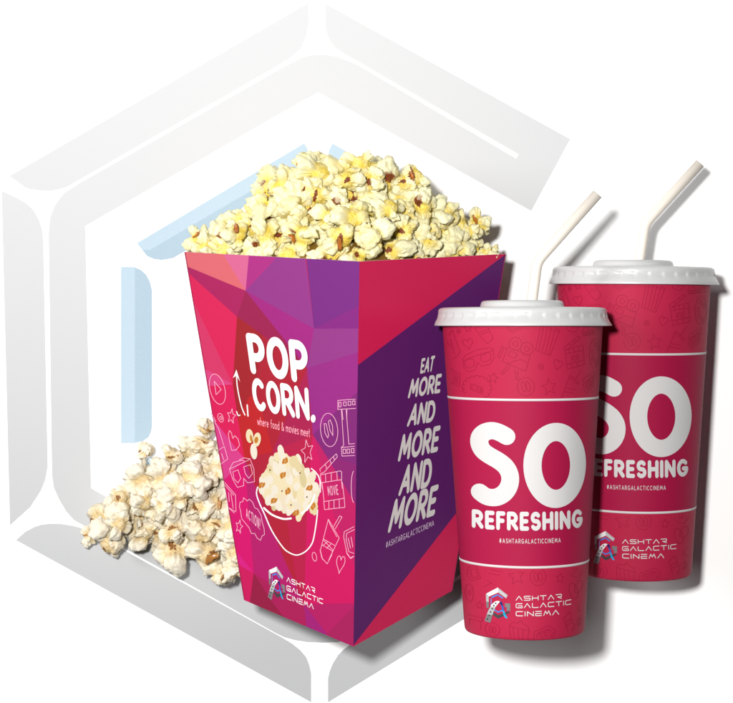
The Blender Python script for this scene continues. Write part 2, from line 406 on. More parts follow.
# words inside the speech cloud and the clapper board
dd += [(q, 0) for q in text_polys('ACTION!', [c7((270, 240))[0], c7((400, 340))[0], c7((395, 440))[0], c7((275, 330))[0]], .16, n=2, gap=.25)]
dd += [(q, 0) for q in text_polys('MOVIE', [c8((412, 55))[0], c8((505, 40))[0], c8((515, 130))[0], c8((425, 140))[0]], .14, n=2, gap=.25)]
m_pp = mat('#f9b6d0', .66, .45, name='pale_pink_ink')
panel_art('doodle_print', [x for x in dd if x[0][0][0] < 280], [m_pp], nL, .2, pl)
panel_art('doodle_print', [x for x in dd if x[0][0][0] >= 280], [m_pp], nL, .2, pl)
# arrow, bowl outline
ar = []
for l, w in ((smooth_line([(236.6, 374), (237, 384), (239, 396), (242, 408), (245, 415)]), 1.1), ([(247.2, 405), (248, 416)], 1.3), (smooth_line([(236.6, 411.5), (238.2, 415.5), (240, 415)]), 1.0), ([(311.3, 468.5), (315, 471.5), (318.5, 476), (320, 481), (320.3, 492)], 1.1),
             (smooth_line([(257.7, 487), (256.5, 493.7), (259.4, 503), (264, 513), (272, 531), (283, 547.5), (290, 553), (296, 555), (301, 554), (306, 551), (310.5, 546), (313.5, 539), (316.4, 522), (317.6, 510)]), 1.2)):
    ar += [(q, 0) for q in stroke(l, w, 4)]
ar += [([(236.4, 369.5), (233, 378), (236.6, 375.5), (240.2, 382)], 0)]
panel_art('arrow_drawing', [x for x in ar if x[0][0][0] < 250 and x[0][0][1] < 420], [m_white], nL, .3, pl)
panel_art('bowl_drawing', [x for x in ar if not (x[0][0][0] < 250 and x[0][0][1] < 420)], [m_white], nL, .3, pl)
# printed heap of popcorn in the bowl
creams = ['#f3e9d6', '#f2e2ba', '#e6d4a4', '#efe0c6', '#dccb9a']
ill = []
rr = random.Random(3)
outline = [(259, 490), (261, 477), (268, 466), (270, 458), (276, 456), (280, 446), (286, 455), (293, 458), (298, 459), (303, 466), (309, 471), (314, 478), (316, 490), (318, 500), (316, 511), (308, 508), (300, 520), (292, 511), (284, 511), (273, 508), (266, 502)]
def inside(pt, poly):
    x, y = pt; r = False
    for i in range(len(poly)):
        x0, y0 = poly[i]; x1, y1 = poly[i - 1]
        if (y0 > y) != (y1 > y) and x < (x1 - x0) * (y - y0) / (y1 - y0) + x0: r = not r
    return r
ill.append((outline, 1))
for i, (x, y) in enumerate(outline):
    ill.append((ell(x + (287 - x) * .1, y + (487 - y) * .1, 3.1, 5.2, rr.uniform(-15, 15), 12)[:-1], i % 5))
for k in range(70):
    x, y = rr.uniform(259, 317), rr.uniform(452, 516)
    if inside((x, y), outline): ill.append((ell(x, y, rr.uniform(2.2, 4), rr.uniform(4.5, 8), rr.uniform(-25, 25), 12)[:-1], rr.choice([0, 0, 0, 1, 3, 2])))
ill.append((ell(281, 452, 3.2, 7.5, -8, 14)[:-1], 0)); ill.append((ell(303, 479, 3.4, 9, -8, 14)[:-1], 4)); ill.append((ell(295, 462, 3.6, 6.5, 0, 14)[:-1], 2))
for ki, (x, y) in enumerate(((285, 461), (283, 475), (262, 485), (274, 500.5), (287.8, 491.4), (296, 513), (309.4, 488), (313, 506))):
    ra = math.radians((0, 180, 195, 200, -15, 10, 20, 160)[ki]); cc, ss = math.cos(ra), math.sin(ra)
    ro = lambda pts: [(x + a_ * cc - b_ * ss, y + a_ * ss + b_ * cc) for a_, b_ in pts]
    ill += [(ro(ell(-1.5, .3, 1.25, 3.1, 14, 12)[:-1]), 5), (ro(ell(1.5, -1, 1.5, 3.0, -10, 12)[:-1]), 5), (ro(ell(.1, 1.7, 1.5, 1.0, 20, 10)[:-1]), 5)]
for x, y in ((270, 470), (300, 473), (282, 491), (307, 497), (291, 505)): ill.append((ell(x, y, .7, 1, 0, 8)[:-1], 6))
# the near bowl rim crosses the heap
ill += [(q, 7) for q in stroke(smooth_line([(264, 508), (272, 514.7), (283, 518.8), (291, 518.4)]), 1.9, 4)]
ill += [(q, 7) for q in stroke(smooth_line([(301.6, 513.5), (306, 510), (310.7, 504.5), (314.7, 495)]), 1.9, 4)]
ill += [(ell(249.6, 436, 3.7, 7, -5, 16)[:-1], 1), (ell(257, 439.6, 3.8, 7.2, 8, 16)[:-1], 1), (ell(253.8, 451.5, 3.4, 8, -6, 16)[:-1], 0)]
ill += [(ell(251.2, 438.5, 1.2, 4, -8, 10)[:-1], 5), (ell(256.3, 440, 2, 3.4, 10, 10)[:-1], 5)]
panel_art('printed_popcorn', ill, [mat(h, .60, .45) for h in creams] + [mat('#b9741e', .72, .45), mat('#5c2a1c', .7, .45), m_white], nL, .5, pl)

# small emblem: polygons in a local frame 0..100 x 0..100 (y down) -> colour index
CHR = ['#f2f2f2', '#b9b9bb', '#7d7b7e', '#434045', '#3f86d8', '#8a7fc0', '#16246e', '#1f5fc0', '#12a8d8', '#d9d9d9']
def emblem_polys():
    c = lambda *p: [((x - 60) / 3.4, (y - 105) / 5.4) for x, y in p]     # crop -> about 0..110, 0..100
    o = []
    o.append((c((75, 215), (238, 108), (382, 212), (360, 262), (240, 182), (100, 262)), 0))
    o.append((c((240, 108), (382, 212), (360, 262), (240, 182)), 1))
    o.append((c((65, 220), (106, 245), (106, 340), (68, 340)), 1))
    o.append((c((68, 340), (106, 340), (106, 430), (74, 435)), 2))
    o.append((c((340, 335), (418, 335), (418, 445), (366, 450), (366, 395), (340, 395)), 2))
    o.append((c((85, 450), (115, 455), (240, 525), (395, 450), (410, 475), (240, 580), (160, 525)), 3))
    o += [(q, 0) for q in stroke(c((100, 232), (236, 140), (350, 225)), 1.0, 2)]
    o.append((c((145, 255), (235, 205), (240, 228), (145, 278)), 4))
    o.append((c((245, 210), (315, 255), (305, 272), (245, 235)), 4))
    o.append((c((132, 280), (150, 290), (148, 390), (132, 400)), 5))
    o.append((c((185, 440), (240, 470), (310, 430), (312, 452), (240, 490), (185, 462)), 4))
    o.append((c((45, 635), (95, 480), (150, 370), (200, 320), (240, 308), (275, 318), (245, 345), (205, 400), (170, 490), (125, 655)), 1))
    o.append((c((130, 400), (150, 370), (200, 320), (240, 308), (275, 318), (245, 345), (205, 400)), 0))
    o.append((c((45, 635), (80, 530), (160, 530), (125, 655)), 2))
    for x, y in ((85, 605), (112, 545), (130, 490), (155, 438), (178, 385), (205, 350)):
        o.append((c((x - 14, y - 8), (x + 10, y - 14), (x + 16, y + 6), (x - 8, y + 14)), 3))
    o.append((c((255, 330), (275, 314), (298, 322), (312, 380), (285, 375)), 6))
    o.append((c((285, 370), (312, 375), (328, 450), (302, 450)), 7))
    o.append((c((302, 448), (328, 448), (345, 500), (380, 560), (350, 562), (322, 525)), 8))
    return o
def in_quad(polys, quad):     # local 0..100 box -> TL, TR, BR, BL
    TL, TR, BR, BL = [Vector(q) for q in quad]
    return [([tuple(TL.lerp(TR, x / 100).lerp(BL.lerp(BR, x / 100), y / 100)) for x, y in p], i) for p, i in polys]
chr_m = [mat(h, .68, .35, .5) for h in CHR]
panel_art('logo', in_quad(emblem_polys(), [(268.4, 562.5), (284, 570), (284.5, 605.5), (268.6, 598)]), chr_m, nL, .3, pl)
lg = []
for w, q in (('ASHTAR', [(286.5, 576.5), (315, 588), (315, 593.2), (286.6, 581.8)]), ('GALACTIC', [(286.6, 585), (323, 599), (323, 604.2), (286.7, 590.5)]), ('CINEMA', [(286.8, 593.5), (313.6, 604), (313.6, 609.4), (286.8, 599)])):
    lg += [(p, 0) for p in text_polys(w, q, .17, TG, .3, n=3)]
panel_art('logo_name', lg, [m_white], nL, .3, pl)
# --- slogan on the purple panel
sl = []
for w, q in (('EAT', [(421.8, 358.6), (435.3, 355.3), (432.6, 371.5), (420, 373.8)]),
             ('MORE', [(411.2, 379), (442, 373.4), (440, 392.8), (407.6, 398.6)]),
             ('AND', [(411.6, 404), (436.4, 399.6), (434.2, 421.5), (406.6, 427)]),
             ('MORE', [(402, 434.5), (440.8, 425), (437.6, 451.5), (397.6, 462)]),
             ('AND', [(404, 465.5), (433.2, 457), (430.4, 486.5), (398, 496.5)]),
             ('MORE', [(394, 499.5), (439, 483.8), (434.6, 515), (387.4, 533.5)])):
    sl += [(p, 0) for p in text_polys(w, q, .2, gap=.05, n=5)]
panel_art('slogan', sl, [mat('#dcdad8', .76, .45, grain=.01)], nR, .4, pr)
hs = text_polys('#ASHTARGALACTICCINEMA', [(386.2, 541.8), (434, 520), (434, 525.6), (385.8, 548.2)], .11, gap=.2, n=2)
panel_art('hashtag', [(p, 0) for p in hs], [mat('#c9b4cc', 1.0, .45)], nR, .3, pr)

# ------------------------------------------------------------------ cups
TAU = math.radians(4.4)
dT = 196.0
kT = (F - dT) / F
A0 = P(522.3, 324.6, dT)
wdir = Vector((0, -math.sin(TAU), -math.cos(TAU))); fdir = Vector((0, -math.cos(TAU), math.sin(TAU)))
def py_of(v): return HY - (v.z - ZC) * F / (F + v.y)
RT = 79.8 * kT
lo, hi = 200., 400.
for _ in range(40):
    Lb = (lo + hi) / 2
    bb = A0 + wdir * Lb; RB = 59.8 * (F + bb.y) / F
    if py_of(bb + fdir * RB) < 641: lo = Lb
    else: hi = Lb
def s_of(py):     # distance down the front line of the cup that shows at height py
    a, b_ = 0., Lb
    for _ in range(40):
        m_ = (a + b_) / 2
        q = A0 + wdir * m_ + fdir * (RT + (RB - RT) * m_ / Lb)
        if py_of(q) < py: a = m_
        else: b_ = m_
    return (a + b_) / 2
stab = {}
def cup_uv(px, py):
    key = round(py * 4) / 4
    if key not in stab: stab[key] = (s_of(key), s_of(key + .25))
    s0, s1 = stab[key]; s = s0 + (s1 - s0) * (py - key) / .25
    s = max(.3, min(Lb - .3, s))
    r = RT + (RB - RT) * s / Lb
    q = A0 + wdir * s + fdir * r; k = (F + q.y) / F
    cx = 522.6 + (520.8 - 522.6) * s / Lb
    t = max(-1.45, min(1.45, (px - cx) * k / r))
    th = math.asin(max(-.995, min(.995, t))) if abs(t) < .995 else math.copysign(1.47 + (abs(t) - .995), t)
    return (th * 70, s)
def lathe(prof, n=128, rfun=None):
    V, Fc = [], []
    for j, (r, z) in enumerate(prof):
        for i in range(n):
            a = 2 * PI * i / n
            q = r + (rfun(a, z, r) if rfun else 0)
            V.append((q * math.sin(a), -q * math.cos(a), z))
    for j in range(len(prof) - 1):
        for i in range(n):
            i2 = (i + 1) % n
            Fc.append((j * n + i, j * n + i2, (j + 1) * n + i2, (j + 1) * n + i))
    return V, Fc
base_front = A0 + wdir * Lb
s1, s2 = s_of(400), s_of(567.5)
CG = .45
m_pink = mat('#df2c58', CG, .6, .12, name='cup_pink'); m_crim = mat('#cc1c54', CG, .6, .12, name='cup_crimson')
m_cupwhite = mat('#f4f2f2', .54, .6, .12, grain=.01, name='cup_white'); m_line = mat('#c41c48', CG, .6, .12, name='cup_red_line')
def Rz(z): return RB + (RT - RB) * z / Lb
def make_cup():
    root = bpy.data.objects.new('drink_cup', None); COL.objects.link(root); root.empty_display_size = .01
    prof = [(RB - 7, 5), (RB - 6, 1), (RB - 3, 0), (RB - 1, .3), (RB - .2, 1.5), (RB + .1, 3)]
    zs = [10, 30] + [Lb - s2] + [Lb - s2 + (s2 - s1) * i / 6 for i in range(1, 6)] + [Lb - s1, Lb - s1 + 30, Lb]
    prof += [(Rz(z), z) for z in zs]
    n = 128
    V, Fc = lathe(prof, n)
    V.append((0, 0, 5)); c = len(V) - 1
    idx = []
    for j in range(len(prof) - 1):
        zm = (prof[j][1] + prof[j + 1][1]) / 2
        idx += [1 if Lb - s2 < zm < Lb - s1 else 0] * n
    for i in range(n): Fc.append((i, c, (i + 1) % n)); idx.append(2)
    body = mesh_obj('body', V, Fc, [m_pink, m_crim, m_cupwhite], idx, root, True)
    def wrap(name, polys, mats_, off, clipy=None):
        q = []
        for p, i in polys:
            uv = [cup_uv(*a) for a in p]
            if clipy:
                a, b_ = s_of(clipy[0]), s_of(clipy[1])
                uv = [(u, min(max(v, a), b_)) for u, v in uv]
            area = abs(sum(uv[k][0] * uv[(k+1) % len(uv)][1] - uv[(k+1) % len(uv)][0] * uv[k][1] for k in range(len(uv))))
            if area < .02: continue
            q.append((uv, i))
        us = [v[0] for p, _ in q for v in p]; vs = [v[1] for p, _ in q for v in p]
        u0, u1, v0, v1 = min(us), max(us), min(vs) - 1, max(vs) + 1
        st = 3.4; ee = []
        k = math.ceil(u0 / st)
        while k * st < u1: ee.append(((k * st + .0137, v0), (k * st + .0137, v1))); k += 1
        v, f, ix = flat_art(q, ee)
        W = []
        for u, s in v:
            z = Lb - s; r = Rz(z) + off; th = u / 70
            W.append(Vector((r * math.sin(th), -r * math.cos(th), z)))
        f2 = []
        for t in f:
            a, b_, c_ = [W[k] for k in t]; nrm = (b_ - a).cross(c_ - a); mid = (a + b_ + c_) / 3
            f2.append(t if nrm.dot(Vector((mid.x, mid.y, 0))) > 0 else t[::-1])
        return mesh_obj(name, W, f2, mats_, ix, body, True)
    # white rules
    for s in (s1, s2):
        z = Lb - s
        Vr, Fr = lathe([(Rz(z - 1) + .05, z - 1), (Rz(z - 1) + .25, z - .95), (Rz(z + 1) + .25, z + .95), (Rz(z + 1) + .05, z + 1)], n)
        mesh_obj('white_rule', Vr, Fr, m_cupwhite, None, body, True)
    # SO / REFRESHING
    # big S and O drawn as strokes in picture units
    t = 17.3
    Sl = [(502.5, 436.5), (497, 434), (491, 432), (484.5, 431), (478, 432.4), (473.8, 437), (472.6, 443.5), (474.5, 449.5), (480, 455), (488, 459), (495.5, 464), (500.5, 471), (502, 479), (499.5, 488.5), (494, 495.5), (486, 498.8), (478, 497.6), (472, 494.4), (472, 494.4)]
    Sl = [(498.6, 436.6), (492, 433), (485, 431.2), (478, 433), (473.3, 438), (472.6, 445), (476, 452), (483, 457), (491, 461.5), (498, 467.5), (501.8, 476), (501, 485.5), (496, 493.6), (488, 498.2), (479, 498), (472.8, 494)]
    so = [(p, 0) for p in stroke(smooth_line(Sl, 3), t, 9)]
    so += [(p, 0) for p in stroke(ell(548, 465.8, 24, 33.6, 0, 48), 18.2, 9)]
    wrap('lettering', so, [m_cupwhite], .3)
    rf = text_polys('REFRESHING', [(465, 512), (577, 511.5), (577, 530.5), (465, 531)], .235, gap=.1, widths=[.72, .6, .58, .72, .6, .68, .74, .235, .76, .82], n=6)
    rf += text_polys('#ASHTARGALACTICCINEMA', [(491, 539), (552.3, 538.6), (552.3, 543.4), (491, 543.8)], .13, gap=.3, n=2)
    wrap('wordmark', [(p, 0) for p in rf], [m_cupwhite], .3)
    wrap('logo', in_quad(emblem_polys(), [(477.6, 588.6), (500, 588.6), (500, 624.5), (477.6, 624.5)]), chr_m, .3)
    lg = []
    for w, q in (('ASHTAR', [(506.5, 596), (553.3, 595), (553.3, 600), (506.5, 600.8)]), ('GALACTIC', [(506.5, 603.4), (563.6, 601.8), (563.6, 607), (506.5, 608.4)]), ('CINEMA', [(506.5, 611.3), (550.3, 610.6), (550.3, 615.8), (506.5, 616.4)])):
        lg += [(p, 0) for p in text_polys(w, q, .17, TG, .3, n=3)]
    wrap('logo_name', lg, [m_cupwhite], .3)
    # doodles
    a, b_, d = cr(435, 295, 6.7), cr(520, 295, 6.7), cr(450, 560, 4.887)
    L = []
    L += [a((225, 190), (232, 235), (285, 310), (308, 325), (335, 300), (340, 280), (300, 190)), a((255, 250), (315, 232)), a((262, 265), (322, 245)), a((240, 215), (290, 195)),
          a((425, 190), (440, 235), (468, 250), (575, 195)), a((440, 190), (452, 225), (470, 236), (545, 195))]
    L += [a(*star(180, 222, 26, 30, 8)), a(*ell(121, 243, 12, 16)), a(*ell(121, 243, 5, 7, 0, 8)), a(*heart(180, 325, 32, 38, -10))]
    L += [a((62, 270), (82, 235), (130, 385), (110, 415), (85, 440)), a((70, 300), (95, 400)), a((50, 320), (75, 350))]
    L += [a((145, 435), (165, 405), (250, 365), (330, 355), (345, 370), (150, 445)), a((145, 435), (155, 495), (185, 520), (225, 505), (240, 455), (270, 480), (320, 465), (348, 425), (343, 370)), a((160, 460), (165, 440), (205, 428), (220, 445), (218, 480), (190, 495), (165, 485), (160, 460)), a((258, 410), (315, 385), (328, 400), (322, 435), (290, 450), (262, 440), (258, 410))]
    L += [a(*ell(488, 328, 42, 44)), a(*ell(488, 328, 17, 18, 0, 12)), a(*ell(563, 360, 42, 44)), a(*ell(563, 360, 17, 18, 0, 12)),
          a((435, 350), (585, 405), (555, 512), (402, 445), (435, 350)), a((452, 375), (500, 395), (485, 425), (438, 405), (452, 375)), a((425, 465), (520, 430), (570, 455)),
          a((400, 340), (412, 350), (385, 425), (372, 412), (400, 340)), a((412, 355), (432, 370)), a((440, 470), (392, 525), (402, 535), (455, 480)), a((483, 500), (490, 570), (505, 568), (500, 508))]
    L += [a(*star(342, 558, 34, 36, -10)), a(*ell(555, 615, 58, 62)), a(*ell(540, 615, 13, 35, -12)), a(*ell(570, 613, 13, 35, -12))]
    cl = []
    for i in range(13):
        th = math.radians(200 - 22 * i); ex, ey = 237 + 78 * math.cos(th), 625 - 68 * math.sin(th)
        cl += arc(ex, ey, 17, 16, -(200 - 22 * i) - 80, -(200 - 22 * i) + 80, 5)
    L += [a(*cl)]
    L += [a((70, 500), (130, 535), (125, 620), (75, 600)), a((78, 520), (115, 545), (112, 600), (80, 590)), a((90, 545), (92, 585)), a((102, 550), (104, 590))]
    # right half
    L += [b_((90, 190), (52, 370), (150, 408), (218, 235), (185, 218)), b_((70, 190), (215, 245)), b_((110, 205), (72, 378)), b_((135, 212), (95, 386)), b_((160, 220), (118, 394)), b_((188, 228), (138, 402))]
    L += [b_(*ell(315, 190, 52, 58)[0:10]), b_(*ell(305, 200, 10, 26, -20, 10)[0:6]), b_(*ell(335, 198, 10, 26, -20, 10)[0:6]), b_((400, 195), (385, 250), (388, 275), (530, 255)), b_((420, 195), (425, 232), (520, 225)), b_((390, 252), (530, 232)), b_(*rect(405, 254, 420, 268), (405, 254)), b_(*rect(435, 250, 450, 264), (435, 250)), b_(*rect(465, 246, 480, 260), (465, 246))]
    L += [b_((245, 355), (355, 275), (368, 290), (262, 372), (245, 355)), b_((285, 328), (298, 345)), b_((318, 304), (330, 320)), b_((250, 372), (385, 335), (392, 372), (258, 395), (250, 372)), b_((280, 365), (288, 390)), b_((315, 355), (323, 384)), b_((350, 346), (358, 378)), b_((258, 395), (270, 498), (400, 470), (392, 372)), b_((264, 465), (398, 440)), b_((300, 458), (304, 490)), b_((345, 448), (349, 482))]
    L += [b_(*ell(487, 392, 48, 100, 3, 26)), b_(*ell(487, 335, 10, 18, 0, 10)), b_(*ell(465, 385, 10, 18, 0, 10)), b_(*ell(468, 430, 10, 18, 0, 10)), b_(*ell(495, 455, 10, 18, 0, 10)), b_(*ell(512, 360, 8, 18, 0, 10))]
    L += [b_(*heart(205, 465, 32, 36, 15)), b_(*ell(88, 481, 19, 19, 0, 14)), b_(*ell(88, 481, 8, 8, 0, 8)), b_(*star(143, 618, 52, 58, 8)), b_(*ell(-5, 615, 50, 62, 0)[0:1])]
    L += [b_((290, 545), (228, 690)), b_((290, 538), (355, 590), (350, 605), (285, 555), (290, 538)), b_((340, 600), (300, 695)), b_((325, 572), (375, 508)), b_((255, 625), (330, 640)), b_((248, 650), (318, 662))]
    L += [b_((390, 590), (395, 565), (480, 515), (488, 530), (470, 620), (420, 665), (400, 650), (390, 590)), b_((405, 590), (470, 545), (460, 610), (420, 640), (405, 590))]
    # lower band
    L += [d((55, 60), (95, 50), (112, 105), (70, 125), (50, 100), (55, 60)), d((65, 70), (90, 62), (100, 100), (72, 110), (65, 70)),
          d((165, 35), (140, 110), (175, 130), (220, 40)), d((155, 55), (212, 62)), d((150, 75), (205, 80)), d((160, 122), (125, 145)), d(*star(280, 80, 40, 45, 8)), d(*ell(385, 83, 39, 42)), d(*ell(375, 83, 9, 24, -8, 14)), d(*ell(397, 82, 9, 24, -8, 14)), d(*star(497, 95, 22, 26, -8)),
          d((545, 40), (548, 75), (570, 95), (600, 105), (622, 75), (625, 45)), d((575, 50), (575, 80)), d((590, 50), (592, 80)),
          d(*ell(600, 150, 22, 32, 30)), d(*ell(570, 165, 22, 42, -20)), d(*ell(60, 190, 18, 45)), d(*ell(60, 190, 6, 12, 0, 8)), d(*star(107, 240, 18, 20)), d((600, 240), (595, 265), (620, 280)),
          d((55, 300), (120, 300), (118, 320), (60, 320)), d((60, 320), (62, 350)), d((110, 320), (112, 360)),
          d(*ell(165, 350, 34, 34)), d(*ell(157, 352, 7, 18, 0, 10)), d(*ell(174, 352, 7, 18, 0, 10)),
          d((250, 385), (245, 325), (340, 345), (330, 390)), d((245, 325), (262, 305), (285, 310), (300, 295), (315, 315), (335, 325), (340, 345)), d((262, 330), (268, 385)), d((285, 335), (288, 388)), d((310, 340), (308, 390)),
          d((360, 385), (365, 350), (440, 322), (470, 350), (460, 380)), d((375, 380), (380, 358), (435, 338), (455, 358), (448, 380)),
          d((515, 295), (545, 265), (575, 340), (560, 365)), d((515, 295), (535, 355)), d((525, 315), (558, 300)), d((530, 330), (565, 318)), d(*star(602, 325, 16, 24))]
    dd = []
    for l in L:
        for q in stroke(l, .62, 2): dd.append((q, 0))
    dd = [x for x in dd if all(py < 398.5 for _, py in x[0]) or all(py > 569 for _, py in x[0])]
    for w, q in (('ACTION!', [a((190, 590))[0], a((275, 620))[0], a((275, 675))[0], a((195, 645))[0]]), ('MOVIE', [b_((295, 405))[0], b_((358, 395))[0], b_((362, 440))[0], b_((300, 450))[0]]), ('TICKET', [b_((413, 585))[0], b_((462, 555))[0], b_((458, 605))[0], b_((420, 632))[0]]), ('TICKET', [d((382, 358))[0], d((440, 342))[0], d((446, 370))[0], d((388, 384))[0]])):
        dd += [(p, 0) for p in text_polys(w, q, .12, n=2, gap=.22)]
    wrap('doodle_print', [x for x in dd if x[0][0][1] < 480], [m_line], .12)
    wrap('doodle_print', [x for x in dd if x[0][0][1] > 480], [m_line], .12)
    # lid
    def z_(h): return Lb + h * kT
    pr_ = [(76, -1.5), (79.5, -1.5), (87.9, -1.2), (88.1, -.6), (87.2, 2.2), (85.7, 5), (84.9, 7), (84.7, 8.5), (84.3, 10), (84.1, 11), (84.1, 12), (83.9, 14), (83.2, 15.3), (81.6, 16.3), (79, 16.9), (74, 16.7), (70, 16.2), (50, 16.4), (43.5, 16.8), (42.2, 17.6), (41.6, 20), (40.8, 22.4), (39, 23.6), (36, 24), (34, 23.4), (20, 23.2), (.2, 23.2)]
    def saw(al, z, r):
        h = (z - Lb) / kT; x = r / kT
        if x < 80: return 0
        ph = (al * 38 / (2 * PI)) % 1
        e = math.exp(-((h - 8.6) / 2.0) ** 2)
        out = -1.5 * e * (ph if ph < .85 else (1 - ph) / .15)
        if h < 1: out += .25 * math.sin(al * 5 + 1) + .7 * math.exp(-((al - 1.35) / .12) ** 2)
        return out * kT
    V, Fc = lathe([(r * kT, z_(h)) for r, h in pr_], 380, saw)
    lid = mesh_obj('lid', V, Fc, m_lid, None, root, True)
    return root
m_lid = mat('#ecedee', .53, .3, .4, grain=.008, name='lid_plastic')
cup = make_cup()
cup.location = base_front * S; cup.rotation_euler = (-TAU, 0, 0)
tag(cup, 'crimson paper drink cup in front, overlapping the other cup and the box', 'cup', 'takeaway drink cups with white lids')
dB = 84.0
f = .953 * (F - dB) / (F - dT)
A1 = P(631.2, 283.2, dB)
cup2 = cup.copy(); COL.objects.link(cup2)
for ch in list(cup.children):
    c = ch.copy(); COL.objects.link(c); c.parent = cup2
    for g in list(ch.children):
        g2 = g.copy(); COL.objects.link(g2); g2.parent = c
TAU2 = math.radians(3.2)
w2 = Vector((0, -math.sin(TAU2), -math.cos(TAU2)))
cup2.location = (A1 + w2 * Lb * f) * S; cup2.scale = (f, f, f); cup2.rotation_euler = (-TAU2, 0, -.12)
cup2['label'] = 'crimson paper drink cup at the far right, half behind the other cup'

# ------------------------------------------------------------------ straws
m_straw = mat('#fff6ea', .68, .6, .1, grain=.005, name='straw')
def straw(name, pts, d, r, label):
    P3 = [P(x, y, d) for x, y in pts]
    cor = P3[1]; u = (P3[0] - cor).normalized(); w = (P3[2] - cor).normalized()
    path = [P3[0]]
    path += [cor + u * 40] if (P3[0] - cor).length > 45 else []
    for i in range(9):
        t = i / 8; a_ = cor + u * 6; b_ = cor + w * 6
        path.append(a_.lerp(cor, t).lerp(cor.lerp(b_, t), t))
    path.append(P3[2])
    loc = P3[0]; n = 24; V, Fc = [], []
    y_ = Vector((0, 1, 0))
    rings = []
    for rad in (r, r * .86):
        for i, p in enumerate(path):
            tg = (path[min(i + 1, len(path) - 1)] - path[max(i - 1, 0)]).normalized(); sd = tg.cross(y_).normalized()
            rr_ = rad * (1 + (.03 if 2 < i < len(path) - 2 and i % 2 else 0))
            rings.append(len(V))
            for k in range(n):
                q = 2 * PI * k / n; V.append(p + (sd * math.cos(q) + y_ * math.sin(q)) * rr_)
    m_ = len(path)
    def link(a, b_, flip):
        for k in range(n):
            k2 = (k + 1) % n; q = (a + k, a + k2, b_ + k2, b_ + k)
            Fc.append(q[::-1] if flip else q)
    for i in range(m_ - 1): link(rings[i], rings[i + 1], False); link(rings[m_ + i], rings[m_ + i + 1], True)
    link(rings[m_ - 1], rings[2 * m_ - 1], False); link(rings[0], rings[m_], True)
    o = mesh_obj(name, V, Fc, m_straw, None, None, True, off=loc)
    tag(o, label, 'straw', 'bent drinking straws')
topd = dT - 24 * math.sin(TAU)
straw('straw', [(529.5, 320), (537.2, 261.5), (597.5, 194)], topd, 5.4 * kT, 'pale bent straw standing in the front cup, lower of the two straws')
straw('straw', [(636.5, 280), (645.5, 223.5), (700, 163.5)], dB - 2, 5.0 * .95, 'pale bent straw in the cup at the far right, higher of the two straws')

# ------------------------------------------------------------------ popcorn
def pop_mat(name, c0, c1, brown, dark):
    m, nt, b = new_mat(name)
    at = nt.nodes.new('ShaderNodeAttribute'); at.attribute_name = 'tone'
    sp = nt.nodes.new('ShaderNodeSeparateColor'); nt.links.new(at.outputs['Color'], sp.inputs[0])
    tc = nt.nodes.new('ShaderNodeTexCoord')
    nz = nt.nodes.new('ShaderNodeTexNoise'); nz.inputs['Scale'].default_value = .16 / S; nz.inputs['Detail'].default_value = 5
    nt.links.new(tc.outputs['Object'], nz.inputs['Vector'])
    ad = nt.nodes.new('ShaderNodeMath'); ad.operation = 'MULTIPLY_ADD'; ad.inputs[1].default_value = .5; ad.use_clamp = True
    nt.links.new(nz.outputs['Fac'], ad.inputs[0])
    sb = nt.nodes.new('ShaderNodeMath'); sb.operation = 'SUBTRACT'; sb.inputs[1].default_value = .25
    nt.links.new(sp.outputs[0], sb.inputs[0]); nt.links.new(sb.outputs[0], ad.inputs[2])
    mx = nt.nodes.new('ShaderNodeMix'); mx.data_type = 'RGBA'
    mx.inputs[6].default_value = c0 + [1]; mx.inputs[7].default_value = c1 + [1]
    nt.links.new(ad.outputs[0], mx.inputs[0])
    # brown skin stains
    n2 = nt.nodes.new('ShaderNodeTexNoise'); n2.inputs['Scale'].default_value = 420; n2.inputs['Detail'].default_value = 4
    nt.links.new(tc.outputs['Object'], n2.inputs['Vector'])
    mb = nt.nodes.new('ShaderNodeMix'); mb.data_type = 'RGBA'; mb.inputs[6].default_value = brown + [1]; mb.inputs[7].default_value = dark + [1]
    nt.links.new(n2.outputs['Fac'], mb.inputs[0])
    m2 = nt.nodes.new('ShaderNodeMath'); m2.operation = 'MULTIPLY_ADD'; m2.inputs[1].default_value = 1.6; m2.inputs[2].default_value = -.35; m2.use_clamp = True
    a3 = nt.nodes.new('ShaderNodeMath'); a3.operation = 'MULTIPLY'
    a4 = nt.nodes.new('ShaderNodeMath'); a4.operation = 'ADD'; a4.inputs[1].default_value = .5
    nt.links.new(n2.outputs['Fac'], a4.inputs[0]); nt.links.new(a4.outputs[0], a3.inputs[0]); nt.links.new(sp.outputs[1], a3.inputs[1]); nt.links.new(a3.outputs[0], m2.inputs[0])
    m3 = nt.nodes.new('ShaderNodeMix'); m3.data_type = 'RGBA'
    nt.links.new(m2.outputs[0], m3.inputs[0]); nt.links.new(mx.outputs[2], m3.inputs[6]); nt.links.new(mb.outputs[2], m3.inputs[7])
    nt.links.new(m3.outputs[2], b.inputs['Base Color'])
    b.inputs['Roughness'].default_value = .5; b.inputs['Specular IOR Level'].default_value = .35
    b.inputs['Subsurface Weight'].default_value = .12; b.inputs['Subsurface Scale'].default_value = .0025
    b.inputs['Subsurface Radius'].default_value = (1, .8, .45)
    bp = nt.nodes.new('ShaderNodeBump'); bp.inputs['Strength'].default_value = .5; bp.inputs['Distance'].default_value = .0005
    nt.links.new(nz.outputs['Fac'], bp.inputs['Height']); nt.links.new(bp.outputs['Normal'], b.inputs['Normal'])
    return m
m_py = pop_mat('buttered_popcorn', [.72, .68, .43], [.64, .48, .07], [.26, .06, .008], [.05, .006, .003])
